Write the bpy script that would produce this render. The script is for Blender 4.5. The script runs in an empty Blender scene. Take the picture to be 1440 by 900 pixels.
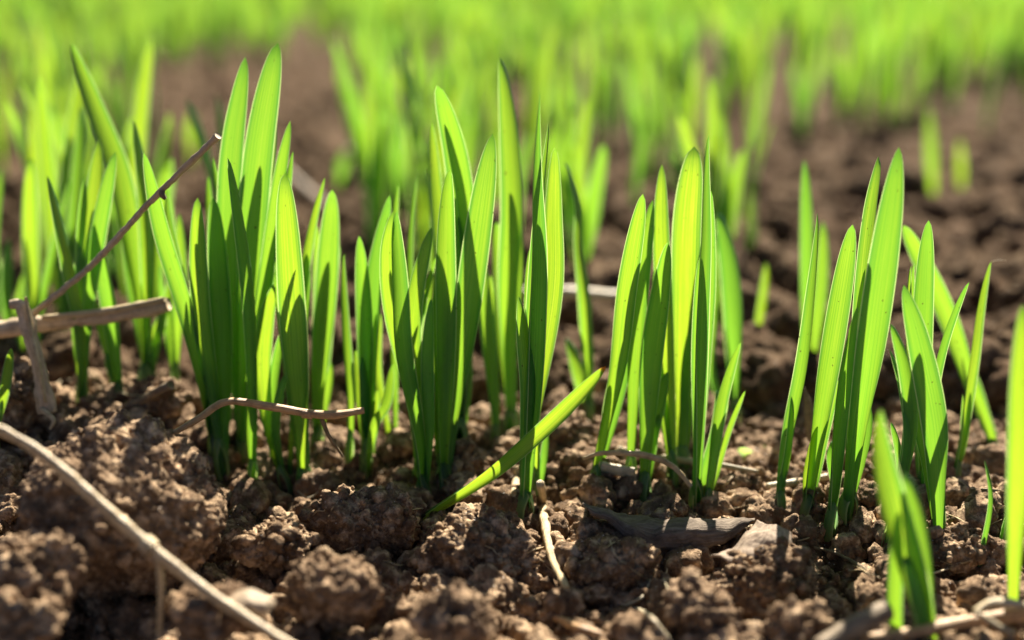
import bpy, math, random
import numpy as np
from mathutils import Vector

random.seed(7)
RNG = np.random.default_rng(11)
C = bpy.context.scene.collection
MM = 0.001                                   # everything below is laid out in millimetres

# ------------------------------------------------------------------ camera, sky, sun, exposure
PITCH = math.radians(15.0)
CAM = np.array([0.0, -231.0, 93.0])
FPX = 1978.0                                 # focal length in pixels of the 1440 px wide photograph
scene = bpy.context.scene
cam_data = bpy.data.cameras.new("camera")
cam = bpy.data.objects.new("camera", cam_data)
C.objects.link(cam)
cam.location = CAM * MM
cam.rotation_euler = (math.pi / 2 - PITCH, 0, 0)
cam_data.sensor_width = 36.0
cam_data.lens = FPX / 1440 * 36
cam_data.clip_start = 0.005
cam_data.clip_end = 200
cam_data.dof.use_dof = True
cam_data.dof.focus_distance = 0.234
cam_data.dof.aperture_fstop = 8.4
cam_data.dof.aperture_blades = 0
scene.camera = cam

SUN_ELEV = math.radians(45)
SUN_AZ = math.radians(16)                    # to the right of straight ahead (sun behind the plants)
world = bpy.data.worlds.new("World")
scene.world = world
world.use_nodes = True
wn = world.node_tree
sky = wn.nodes.new("ShaderNodeTexSky")
sky.sky_type = 'NISHITA'
sky.sun_disc = False
sky.sun_elevation = SUN_ELEV
sky.sun_rotation = SUN_AZ
sky.air_density = 0.32
sky.dust_density = 0.8
wn.links.new(sky.outputs[0], wn.nodes["Background"].inputs[0])
wn.nodes["Background"].inputs[1].default_value = 0.05

sun_data = bpy.data.lights.new("sun", 'SUN')
sun_data.energy = 5.0
sun_data.angle = math.radians(0.5)
sun_data.color = (1.0, 0.92, 0.79)
sun = bpy.data.objects.new("sun", sun_data)
C.objects.link(sun)
to_sun = Vector((math.sin(SUN_AZ) * math.cos(SUN_ELEV), math.cos(SUN_AZ) * math.cos(SUN_ELEV), math.sin(SUN_ELEV)))
sun.rotation_euler = to_sun.to_track_quat('Z', 'Y').to_euler()
sun.location = (0.3, 1.0, 1.2)

scene.view_settings.view_transform = 'Standard'
scene.view_settings.look = 'None'
scene.view_settings.gamma = 1
scene.view_settings.use_curve_mapping = False
scene.view_settings.exposure = 1.72
scene.cycles.max_bounces = 8
scene.cycles.transparent_max_bounces = 8
scene.cycles.use_denoising = True
scene.cycles.sample_clamp_indirect = 6

FWD = np.array([0, math.cos(PITCH), -math.sin(PITCH)])
UPV = np.array([0, math.sin(PITCH), math.cos(PITCH)])
RGT = np.array([1.0, 0, 0])


def ray(px, py):
    d = FWD * FPX + RGT * (px - 720) + UPV * (450 - py)
    return d / np.linalg.norm(d)


def at_depth(px, py, y):
    """world point (mm) on the pixel's ray in the vertical plane at world y"""
    d = ray(px, py)
    return CAM + d * ((y - CAM[1]) / d[1])


def px_per_mm(p):
    return FPX / float(np.dot(np.asarray(p) - CAM, FWD))


# ------------------------------------------------------------------ noise
def _h(ix, iy, iz, seed):
    ix = ix.astype(np.int64); iy = iy.astype(np.int64); iz = iz.astype(np.int64)
    n = (ix * 374761393 + iy * 668265263 + iz * 2147483647 + seed * 1274126177) & 0xffffffff
    n = ((n ^ (n >> 13)) * 1274126177) & 0xffffffff
    n = ((n ^ (n >> 16)) * 2246822519) & 0xffffffff
    n = n ^ (n >> 15)
    return (n & 0xffffff) / float(0xffffff)


def vnoise(p, seed=0):
    f = np.floor(p); t = p - f
    t = t * t * t * (t * (t * 6 - 15) + 10)
    x, y, z = f[:, 0], f[:, 1], f[:, 2]
    r = 0
    for dx in (0, 1):
        wx = t[:, 0] if dx else 1 - t[:, 0]
        for dy in (0, 1):
            wy = t[:, 1] if dy else 1 - t[:, 1]
            for dz in (0, 1):
                wz = t[:, 2] if dz else 1 - t[:, 2]
                r = r + wx * wy * wz * _h(x + dx, y + dy, z + dz, seed)
    return r * 2 - 1


def fbm(p, octaves=4, seed=0, gain=0.5):
    a, s, r = 1.0, 0.0, 0
    for o in range(octaves):
        r = r + a * vnoise(p * (2.03 ** o) + 17.3 * o, seed + o)
        s += a; a *= gain
    return r / s


def domes2(x, y, cell, seed, rmin=0.45, rmax=0.95, fill=0.85):
    """height (in cell units) of irregular rounded lumps scattered one per cell"""
    gx = np.floor(x / cell); gy = np.floor(y / cell)
    z0 = np.zeros_like(gx)
    best = np.zeros_like(x)
    for dx in (-1, 0, 1):
        for dy in (-1, 0, 1):
            cx, cy = gx + dx, gy + dy
            fx = (cx + _h(cx, cy, z0, seed)) * cell
            fy = (cy + _h(cx, cy, z0 + 1, seed)) * cell
            r = (rmin + (rmax - rmin) * _h(cx, cy, z0 + 2, seed) ** 1.5)
            on = _h(cx, cy, z0 + 3, seed) < fill
            d2 = ((x - fx) ** 2 + (y - fy) ** 2) / (cell * cell)
            hgt = np.sqrt(np.maximum(r * r - d2, 0))
            ta = _h(cx, cy, z0 + 4, seed) * 6.283; tk = 0.2 + 0.9 * _h(cx, cy, z0 + 5, seed)
            tb = ta + 1.6 + 2.4 * _h(cx, cy, z0 + 6, seed)
            ex, ey = (x - fx) / cell, (y - fy) / cell
            for ang, c0 in ((ta, 0.62), (tb, 0.72)):
                hgt = np.minimum(hgt, np.maximum(r * c0 + tk * (np.cos(ang) * ex + np.sin(ang) * ey), 0))
            hgt = np.where(on, hgt, 0)
            best = np.maximum(best, hgt)
    return best


def domes3(p, cell, seed, rmin=0.5, rmax=1.0):
    q = p / cell
    g = np.floor(q)
    best = np.zeros(len(p))
    for dx in (-1, 0, 1):
        for dy in (-1, 0, 1):
            for dz in (-1, 0, 1):
                c = g + np.array([dx, dy, dz])
                a = (c[:, 0], c[:, 1], c[:, 2])
                f = np.stack([c[:, k] + _h(*a, seed + k) for k in range(3)], 1)
                r = rmin + (rmax - rmin) * _h(*a, seed + 5) ** 1.5
                d2 = ((q - f) ** 2).sum(1)
                best = np.maximum(best, np.sqrt(np.maximum(r * r - d2, 0)))
    return best


def terrain(x, y, sp=0.4):
    """soil height in mm; sp is the local mesh spacing, which fades out what it cannot carry"""
    x = np.asarray(x, float); y = np.asarray(y, float)
    sp = np.broadcast_to(np.asarray(sp, float), x.shape)
    P = np.stack([x, y, np.zeros_like(x)], 1)
    def k(s):
        return np.clip(s / (sp * 2.2) - 0.4, 0, 1)
    wx = x + 2.2 * vnoise(P / 7 + 3, 41) + 0.8 * vnoise(P / 2.2, 43)
    wy = y + 2.2 * vnoise(P / 7 + 9, 42) + 0.8 * vnoise(P / 2.2 + 5, 44)
    back = np.clip((y - 50) / 120, 0, 1)
    h = 2.2 * fbm(P / 55, 3, 1) * k(55)
    h = h + (7.5 + 10 * back) * (domes2(wx, wy, 30, 2, .25, .62, .5)) * k(30)
    front = np.clip((-8 - y) / 14, 0, 1)
    h = h + (7.5 + 7 * back - 3 * front) * (domes2(wx, wy, 12.5, 3, .3, .75, .6)) * k(12.5)
    h = h + (1.0 - .3 * front) * 3.4 * domes2(wx, wy, 5.0, 4, .3, .8, .7) * k(5)
    h = h + 1.6 * domes2(wx, wy, 2.1, 5, .3, .85, .8) * k(2.1)
    h = h + 1.1 * np.abs(fbm(P / 4.5, 4, 8, .6)) * k(3) + 0.5 * fbm(P / 1.1, 3, 6, .6) * k(0.9)
    h = h + 10.5 * np.exp(-((x + 84) / 34) ** 2 - ((y - 30) / 22) ** 2)
    return h - 5.2 - 4 * back - 2.0 * front


def ground_hit(px, py):
    d = ray(px, py)
    t = np.arange(150, 1200, 0.5)
    p = CAM + t[:, None] * d
    below = p[:, 2] < terrain(p[:, 0], p[:, 1])
    i = int(np.argmax(below))
    return p[i] if below.any() else p[-1]


# ------------------------------------------------------------------ mesh helpers
def mesh_from(name, verts, faces, mat, uv=None, smooth=True):
    """verts in mm, (N,3); faces: (F,4) or (F,3) int array; uv per vertex"""
    verts = np.asarray(verts, np.float32) * MM
    faces = np.asarray(faces, np.int32)
    me = bpy.data.meshes.new(name)
    n, k = faces.shape
    me.vertices.add(len(verts)); me.vertices.foreach_set("co", verts.ravel())
    me.loops.add(n * k); me.loops.foreach_set("vertex_index", faces.ravel())
    me.polygons.add(n)
    me.polygons.foreach_set("loop_start", np.arange(0, n * k, k, dtype=np.int32))
    me.polygons.foreach_set("loop_total", np.full(n, k, np.int32))
    me.polygons.foreach_set("use_smooth", np.full(n, smooth, bool))
    if uv is not None:
        lay = me.uv_layers.new(name="UVMap")
        lay.data.foreach_set("uv", np.asarray(uv, np.float32)[faces.ravel()].ravel())
    me.materials.append(mat)
    me.update(); me.validate()
    return me


def link(name, me, parent=None, loc=(0, 0, 0)):
    o = bpy.data.objects.new(name, me)
    C.objects.link(o)
    o.location = Vector(loc) * MM
    if parent is not None:
        o.parent = parent
    return o


def tag(o, label=None, cat=None, group=None, kind=None):
    if label: o["label"] = label
    if cat: o["category"] = cat
    if group: o["group"] = group
    if kind: o["kind"] = kind
    return o


def grid_faces(rows, cols, wrap=False):
    r = np.arange(rows - 1)[:, None]
    cc = cols if wrap else cols - 1
    c = np.arange(cc)[None, :]
    c1 = (c + 1) % cols
    a = r * cols + c; b = r * cols + c1; d = (r + 1) * cols + c1; e = (r + 1) * cols + c
    return np.stack([a, b, d, e], -1).reshape(-1, 4)


def spline(pts, n):
    """Catmull-Rom through pts, resampled evenly"""
    P = np.asarray(pts, float)
    P = np.vstack([2 * P[0] - P[1], P, 2 * P[-1] - P[-2]])
    out = []
    for i in range(1, len(P) - 2):
        p0, p1, p2, p3 = P[i - 1:i + 3]
        for t in np.linspace(0, 1, 24, endpoint=False):
            out.append(0.5 * ((2 * p1) + (-p0 + p2) * t + (2 * p0 - 5 * p1 + 4 * p2 - p3) * t * t
                              + (-p0 + 3 * p1 - 3 * p2 + p3) * t ** 3))
    out.append(P[-2])
    out = np.array(out)
    s = np.concatenate([[0], np.cumsum(np.linalg.norm(np.diff(out, axis=0), axis=1))])
    q = np.linspace(0, s[-1], n)
    return np.stack([np.interp(q, s, out[:, k]) for k in range(3)], 1)


_ico_cache = {}
def ico(level):
    if level not in _ico_cache:
        import bmesh
        bm = bmesh.new()
        bmesh.ops.create_icosphere(bm, subdivisions=level, radius=1.0)
        v = np.array([x.co[:] for x in bm.verts]); bm.verts.index_update()
        f = np.array([[q.index for q in x.verts] for x in bm.faces])
        bm.free()
        _ico_cache[level] = (v, f)
    return _ico_cache[level]


# ------------------------------------------------------------------ materials
class NT:
    def __init__(self, name):
        self.m = bpy.data.materials.new(name); self.m.use_nodes = True
        self.t = self.m.node_tree; self.t.nodes.clear()
        self.out = self.n("ShaderNodeOutputMaterial")
    def n(self, kind, **kw):
        nd = self.t.nodes.new(kind)
        for k, v in kw.items():
            if k.startswith("i_"):
                nd.inputs[k[2:].replace("_", " ")].default_value = v
            else:
                setattr(nd, k, v)
        return nd
    def l(self, a, b): self.t.links.new(a, b)
    def math(self, op, a, b=None, c=None, clamp=False):
        nd = self.n("ShaderNodeMath", operation=op); nd.use_clamp = clamp
        for i, v in enumerate((a, b, c)):
            if v is None: continue
            if isinstance(v, (int, float)): nd.inputs[i].default_value = v
            else: self.l(v, nd.inputs[i])
        return nd.outputs[0]
    def mix(self, f, a, b, blend='MIX'):
        nd = self.n("ShaderNodeMix", data_type='RGBA', blend_type=blend)
        for sock, v in ((nd.inputs[0], f), (nd.inputs[6], a), (nd.inputs[7], b)):
            if isinstance(v, (int, float)): sock.default_value = v
            elif isinstance(v, tuple): sock.default_value = (*v, 1)
            else: self.l(v, sock)
        return nd.outputs[2]
    def ramp(self, f, stops):
        nd = self.n("ShaderNodeValToRGB")
        e = nd.color_ramp.elements
        while len(e) < len(stops): e.new(0.5)
        for el, (p, col) in zip(e, stops):
            el.position = p; el.color = (*col, 1)
        self.l(f, nd.inputs[0])
        return nd.outputs[0]
    def noise(self, vec, scale, detail=3, rough=0.55):
        nd = self.n("ShaderNodeTexNoise"); nd.inputs["Scale"].default_value = scale
        nd.inputs["Detail"].default_value = detail; nd.inputs["Roughness"].default_value = rough
        self.l(vec, nd.inputs["Vector"])
        return nd.outputs[0]


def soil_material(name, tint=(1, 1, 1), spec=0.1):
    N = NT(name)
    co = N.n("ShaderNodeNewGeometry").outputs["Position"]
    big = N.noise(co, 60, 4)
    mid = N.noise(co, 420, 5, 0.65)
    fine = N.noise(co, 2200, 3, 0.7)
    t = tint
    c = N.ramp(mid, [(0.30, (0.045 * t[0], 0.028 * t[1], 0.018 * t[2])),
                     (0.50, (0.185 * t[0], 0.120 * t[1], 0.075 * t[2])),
                     (0.68, (0.58 * t[0], 0.42 * t[1], 0.285 * t[2]))])  # crevice shade and bright highlights painted into the tones, following the bump height
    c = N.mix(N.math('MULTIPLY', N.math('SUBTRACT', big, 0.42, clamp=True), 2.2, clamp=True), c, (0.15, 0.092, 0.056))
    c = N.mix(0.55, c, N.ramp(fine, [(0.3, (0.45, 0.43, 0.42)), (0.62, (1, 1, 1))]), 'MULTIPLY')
    vor = N.n("ShaderNodeTexVoronoi"); vor.inputs["Scale"].default_value = 1500
    N.l(co, vor.inputs["Vector"])
    grain = N.math('LESS_THAN', vor.outputs["Distance"], 0.16)
    sel = N.math('MULTIPLY', grain, N.math('GREATER_THAN', N.n("ShaderNodeSeparateColor").outputs[0], 0.5))
    sc = N.n("ShaderNodeSeparateColor"); N.l(vor.outputs["Color"], sc.inputs[0])
    sel = N.math('MULTIPLY', grain, N.math('GREATER_THAN', sc.outputs[0], 0.88))
    c = N.mix(sel, c, (0.5, 0.44, 0.37))  # shiny grains; their pale colour also paints in tiny glints
    b = N.n("ShaderNodeBsdfPrincipled")
    N.l(c, b.inputs["Base Color"])
    N.l(N.math('SUBTRACT', 0.85, N.math('MULTIPLY', sel, 0.5)), b.inputs["Roughness"])
    N.l(N.math('ADD', spec, N.math('MULTIPLY', sel, 0.4)), b.inputs["Specular IOR Level"])
    hgt = N.math('ADD', N.math('MULTIPLY', mid, 1.0), N.math('ADD', N.math('MULTIPLY', fine, 0.45), N.math('MULTIPLY', N.noise(co, 5200, 2, 0.6), 0.12)))
    bp = N.n("ShaderNodeBump"); bp.inputs["Strength"].default_value = 0.9
    bp.inputs["Distance"].default_value = 0.0011
    N.l(hgt, bp.inputs["Height"]); N.l(bp.outputs[0], b.inputs["Normal"])
    N.l(b.outputs[0], N.out.inputs[0])
    return N.m


def leaf_material(name, refl=(0.04, 0.20, 0.045), trans=(0.325, 0.475, 0.017), brown_tip=False):
    N = NT(name)
    uv = N.n("ShaderNodeTexCoord").outputs["UV"]
    sx = N.n("ShaderNodeSeparateXYZ"); N.l(uv, sx.inputs[0])
    u, v = sx.outputs[0], sx.outputs[1]
    info = N.n("ShaderNodeObjectInfo")
    isl = N.n("ShaderNodeNewGeometry").outputs["Random Per Island"]
    rnd = N.math('FRACT', N.math('ADD', N.math('MULTIPLY', info.outputs["Random"], 7.31), isl))
    # parallel veins, uneven in strength
    cmb = N.n("ShaderNodeCombineXYZ")
    N.l(N.math('MULTIPLY', u, 26), cmb.inputs[0]); N.l(N.math('MULTIPLY', v, 2.0), cmb.inputs[1]); N.l(N.math('MULTIPLY', rnd, 50), cmb.inputs[2])
    vn = N.noise(cmb.outputs[0], 1.0, 2)
    st = N.math('ADD', N.math('MULTIPLY', N.math('SINE', N.math('MULTIPLY', u, 2 * math.pi * 10)), 0.5), 0.5)
    vein = N.math('ADD', N.math('MULTIPLY', st, 0.13), N.math('MULTIPLY', vn, 0.95))
    cm2 = N.n("ShaderNodeCombineXYZ")
    N.l(N.math('MULTIPLY', u, 5), cm2.inputs[0]); N.l(N.math('MULTIPLY', v, 16), cm2.inputs[1]); N.l(N.math('MULTIPLY', rnd, 90), cm2.inputs[2])
    blotch = N.noise(cm2.outputs[0], 1.0, 3)
    t = trans
    tc = N.ramp(vein, [(0.25, (t[0] * 0.36, t[1] * 0.6, t[2] * 0.9)), (0.55, t), (0.9, (min(1, t[0] * 1.6), min(1, t[1] * 1.2), t[2] * 3))])
    tc = N.mix(N.math('MULTIPLY', N.math('SUBTRACT', blotch, 0.38, clamp=True), 0.9, clamp=True), tc, (t[0] * 0.62, t[1] * 0.8, t[2]))
    # plant to plant: some yellower, some deeper green
    tc = N.mix(N.math('MULTIPLY', rnd, 0.8), tc, (t[0] * 0.36, t[1] * 0.68, t[2] * 1.3))
    marg = N.math('MULTIPLY', N.math('SUBTRACT', N.math('ABSOLUTE', N.math('SUBTRACT', u, 0.5)), 0.27, clamp=True), 4.4, clamp=True)
    tipd = N.math('MULTIPLY', N.math('SUBTRACT', v, 0.93, clamp=True), 7, clamp=True)
    marg = N.math('MAXIMUM', marg, tipd)
    tc = N.mix(marg, tc, (t[0] * 0.2, t[1] * 0.5, t[2] * 1.6))
    r = refl
    rc = N.ramp(vein, [(0.3, (r[0] * 0.8, r[1] * 0.85, r[2])), (0.8, (r[0] * 1.4, r[1] * 1.2, r[2] * 1.3))])
    # pale foot of the leaf and pale margins
    foot = N.math('SUBTRACT', 1.0, N.math('MULTIPLY', v, 11), clamp=True)
    rc = N.mix(N.math('MULTIPLY', foot, 0.8), rc, (0.32, 0.38, 0.16))
    tc = N.mix(N.math('MULTIPLY', foot, 0.7), tc, (0.42, 0.5, 0.12))
    edge = N.math('SUBTRACT', N.math('ABSOLUTE', N.math('SUBTRACT', u, 0.5)), 0.452, clamp=True)
    edge = N.math('MULTIPLY', edge, 26, clamp=True)
    rc = N.mix(edge, rc, (0.50, 0.58, 0.32))
    tc = N.mix(edge, tc, (0.50, 0.62, 0.22))
    # soil specks
    cm3 = N.n("ShaderNodeCombineXYZ")
    N.l(N.math('MULTIPLY', u, 7), cm3.inputs[0]); N.l(N.math('MULTIPLY', v, 70), cm3.inputs[1]); N.l(N.math('MULTIPLY', rnd, 60), cm3.inputs[2])
    sp = N.noise(cm3.outputs[0], 1.0, 1)
    spk = N.math('GREATER_THAN', sp, 0.757)
    rc = N.mix(N.math('MULTIPLY', spk, 0.8), rc, (0.06, 0.04, 0.02))
    tc = N.mix(N.math('MULTIPLY', spk, 0.8), tc, (0.05, 0.035, 0.01))
    if brown_tip:
        tip = N.math('MULTIPLY', N.math('SUBTRACT', v, 0.968, clamp=True), 50, clamp=True)
        rc = N.mix(tip, rc, (0.45, 0.13, 0.02)); tc = N.mix(tip, tc, (0.5, 0.15, 0.02))
    p = N.n("ShaderNodeBsdfPrincipled")
    N.l(rc, p.inputs["Base Color"])
    p.inputs["Roughness"].default_value = 0.42
    p.inputs["Specular IOR Level"].default_value = 0.55
    bp = N.n("ShaderNodeBump"); bp.inputs["Strength"].default_value = 0.35; bp.inputs["Distance"].default_value = 0.0002
    N.l(vein, bp.inputs["Height"]); N.l(bp.outputs[0], p.inputs["Normal"])
    tr = N.n("ShaderNodeBsdfTranslucent"); N.l(tc, tr.inputs[0]); N.l(bp.outputs[0], tr.inputs["Normal"])
    mx = N.n("ShaderNodeMixShader"); mx.inputs[0].default_value = 0.61
    N.l(p.outputs[0], mx.inputs[1]); N.l(tr.outputs[0], mx.inputs[2])
    N.l(mx.outputs[0], N.out.inputs[0])
    return N.m


def straw_material(name, a, b_, rough=0.5, scale=1.0, spec=0.45):
    N = NT(name)
    uv = N.n("ShaderNodeTexCoord").outputs["UV"]
    mp = N.n("ShaderNodeMapping"); mp.inputs["Scale"].default_value = (16, 3 * scale, 1); N.l(uv, mp.inputs[0])
    f = N.noise(mp.outputs[0], 1.0, 4, 0.6)
    co = N.n("ShaderNodeNewGeometry").outputs["Position"]
    g = N.noise(co, 500, 4, 0.65)
    c = N.ramp(f, [(0.3, a), (0.7, b_)])
    c = N.mix(N.math('MULTIPLY', N.math('SUBTRACT', g, 0.45, clamp=True), 2.6, clamp=True), c, (a[0] * 0.55, a[1] * 0.5, a[2] * 0.5))
    p = N.n("ShaderNodeBsdfPrincipled"); N.l(c, p.inputs["Base Color"])
    p.inputs["Roughness"].default_value = rough
    p.inputs["Specular IOR Level"].default_value = spec
    bp = N.n("ShaderNodeBump"); bp.inputs["Strength"].default_value = 0.8; bp.inputs["Distance"].default_value = 0.0005
    N.l(N.math('ADD', f, N.math('MULTIPLY', g, 0.7)), bp.inputs["Height"]); N.l(bp.outputs[0], p.inputs["Normal"])
    N.l(p.outputs[0], N.out.inputs[0])
    return N.m


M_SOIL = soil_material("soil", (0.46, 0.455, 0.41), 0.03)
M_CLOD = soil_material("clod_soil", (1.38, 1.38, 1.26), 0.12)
M_LEAF = leaf_material("seedling_leaf")
M_LEAF_TIP = leaf_material("seedling_leaf_brown_tip", brown_tip=True)
M_SHEATH = leaf_material("seedling_sheath", (0.12, 0.24, 0.07), (0.5, 0.64, 0.12))
M_STRAW = straw_material("dry_straw", (0.46, 0.33, 0.16), (0.80, 0.64, 0.38))
M_PALE = straw_material("bleached_straw", (0.48, 0.39, 0.23), (0.78, 0.66, 0.43))
M_TWIG = straw_material("grey_twig", (0.14, 0.095, 0.05), (0.36, 0.27, 0.16), 0.7)
M_TWIG2 = straw_material("brown_twig", (0.42, 0.31, 0.185), (0.76, 0.59, 0.38), 0.6)
M_ORANGE = straw_material("ochre_straw", (0.46, 0.26, 0.11), (0.72, 0.47, 0.23))
M_DEADLEAF = straw_material("dead_leaf", (0.10, 0.078, 0.058), (0.24, 0.19, 0.145), 0.8, spec=0.1)
M_DEADLEAF2 = straw_material("brown_dead_leaf", (0.22, 0.165, 0.12), (0.42, 0.33, 0.25), 0.8, spec=0.1)
M_STONE = straw_material("pale_pebble", (0.26, 0.19, 0.12), (0.40, 0.31, 0.20), 0.7)

# ------------------------------------------------------------------ the ground, one sheet to the horizon
def build_ground():
    ys = [-105.0]
    while ys[-1] < 55: ys.append(ys[-1] + 0.42)
    while ys[-1] < 4000: ys.append(ys[-1] + 0.42 + (ys[-1] - 55) * 0.0055)
    while ys[-1] < 60000: ys.append(ys[-1] * 1.25)
    back = [-105.0]; s = 1.0
    while back[-1] > -60000:
        back.append(back[-1] - s); s *= 1.35
    ys = np.array(back[:0:-1] + ys)
    half = np.where(ys < -105, 57 * 1.35 + 20, (ys + 231) * 0.42 * 1.25 + 25)
    half = np.minimum(half, 2600)
    nf = 620
    u = np.linspace(-1, 1, nf)
    X = half[:, None] * u[None, :]
    k = np.arange(1, 27)
    out = 2.0 * (1.5 ** k - 1) / 0.5
    XL = -half[:, None] - out[::-1][None, :]
    XR = half[:, None] + out[None, :]
    X = np.hstack([XL, X, XR])
    cols = X.shape[1]
    Y = np.repeat(ys[:, None], cols, 1)
    dx = np.abs(np.gradient(X, axis=1)); dy = np.abs(np.gradient(ys))[:, None] * np.ones_like(X)
    sp = np.maximum(dx, dy * 0.8)
    Z = terrain(X.ravel(), Y.ravel(), sp.ravel())
    V = np.stack([X.ravel(), Y.ravel(), Z], 1)
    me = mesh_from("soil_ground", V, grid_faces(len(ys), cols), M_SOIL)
    return tag(link("soil_ground", me), kind="structure")

build_ground()

# ------------------------------------------------------------------ clods and crumbs
def lump(level, radii, seed, rough=1.0, dome=0.0):
    v, f = ico(level)
    R = np.asarray(radii, float)
    r = float(R.mean())
    rs = np.random.default_rng(seed + 500)
    pn = rs.normal(size=(16, 3)); pn /= np.linalg.norm(pn, axis=1)[:, None]
    pd = rs.uniform(.72, 1.0, 16)
    dots = v @ pn.T
    cut = np.where(dots > 0.05, pd[None, :] / np.maximum(dots, 0.05), 9)
    facet = (np.minimum(cut, 1.15) ** -14.0).mean(1) ** (-1 / 14.0) * 0.86
    p = v * R * np.clip(facet, .6, 1.12)[:, None]
    o = seed * 37.7
    n = v / np.linalg.norm(v, axis=1)[:, None]
    d = 0.2 * r * fbm(p / (r * 0.95) + o, 3, seed)
    q = p + 0.12 * r * np.stack([vnoise(p / (r * .3) + o + k * 9, seed + k) for k in range(3)], 1)
    if level >= 5:
        ridg = np.abs(fbm(p / 8.0 + o, 5, seed + 60, .62))
        d = d + 3.4 * rough * (ridg - .25)
        pit = np.clip(fbm(p / 3.2 + o, 4, seed + 61, .6) - .05, 0, 1)
        d = d - 2.6 * rough * pit
        d = d + 0.8 * rough * domes3(q + o, 2.6, seed + 30, .15, .8)
        d = d + 0.5 * rough * domes3(q + o, 1.1, seed + 40, .15, .85)
        d = d + 0.75 * rough * fbm(p / 1.3 + o, 5, seed + 50, .7)
    else:
        d = d + 0.2 * r * rough * domes3(q / r + o, 0.7, seed + 20, .25, .8)
        d = d + 0.24 * r * fbm(p / (r * 0.3) + o, 2, seed + 50)
    return p + n * d[:, None], f


CLODS = []

def clod(px, py, rx, ry, y, seed, label, level=6, rd=None, name="soil_clod", mat=None, rough=1.0, group="soil clods along the front"):
    """clod centred on pixel (px, py), rx/ry half-sizes in pixels, standing at world depth y (mm)"""
    c = at_depth(px, py, y)
    s = 1 / px_per_mm(c)
    r = (rx * s, (rd or (rx + ry) / 2) * s, ry * s)
    v, f = lump(level, r, seed, rough)
    if mat is None: CLODS.append((c, v, f))
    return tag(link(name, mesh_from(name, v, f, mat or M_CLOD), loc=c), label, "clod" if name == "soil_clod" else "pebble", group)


clod(158, 722, 150, 132, -27, 3, "largest soil clod, boulder-like, under the long straw at left", 7)
clod(52, 812, 66, 56, -48, 5, "rounded tan clod low at the left edge in front of the largest clod")
clod(34, 880, 52, 42, -58, 7, "small clod cut by the bottom left corner", 5)
clod(512, 742, 76, 62, -13, 9, "dark clod lit on top, right behind the front round clod", 6)
clod(465, 838, 70, 60, -45, 12, "round tan clod in front at the bottom, lit on its crown", 6)
clod(385, 775, 50, 45, -24, 14, "dark crumbly clod between the largest clod and the round front clod", 6)
clod(675, 782, 92, 62, -22, 16, "broad shaded clod beneath the fallen leaf", 6)
clod(797, 622, 44, 42, 22, 18, "clod standing behind the tip half of the fallen leaf", 6)
clod(1052, 696, 44, 36, 8, 20, "crumbly clod just behind the dark curled dead leaf", 6)
clod(1125, 886, 56, 40, -52, 22, "lit clod at the bottom edge left of the thick broken stalk", 5)
clod(985, 862, 58, 40, -46, 24, "low shaded clod to the right of the pale forked rootlet", 5)
clod(640, 872, 62, 44, -52, 26, "crumbly clod at the bottom edge right of the round front clod", 5)
clod(865, 800, 60, 46, -26, 33, "dark clod under the left end of the dark curled dead leaf", 6)
clod(1075, 815, 74, 42, -32, 28, "shaded clod beneath the brown curled dead leaf", 6)
clod(218, 566, 42, 36, 25, 30, "dark clod behind the largest clod with a broken twig on it", 6)
clod(28, 560, 44, 46, 18, 34, "clod at the left edge beside the upright grey stump", 6)
clod(640, 655, 40, 40, 14, 36, "clod between the stems of the middle clump and the fallen leaf", 6)
clod(1265, 655, 40, 34, 24, 38, "shaded clod behind the stems at right", 5)
clod(1345, 770, 62, 36, -18, 40, "clod at the foot of the small thin sprout on the right", 6)
clod(290, 862, 58, 40, -52, 44, "crumbly clod under the lower end of the long straw", 5)
clod(352, 850, 40, 19, -55, 51, "smooth tan pebble beside the round front clod", 5, name="pebble", mat=M_STONE, rough=.15, group="pebbles in the soil")
clod(1162, 592, 12, 9, 40, 53, "tiny whitish pebble behind the right clump's left stem", 4, name="pebble", mat=M_STONE, rough=.2, group="pebbles in the soil")
clod(1370, 642, 20, 14, 25, 55, "whitish pebble behind the small thin sprout", 4, name="pebble", mat=M_STONE, rough=.2, group="pebbles in the soil")


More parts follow.
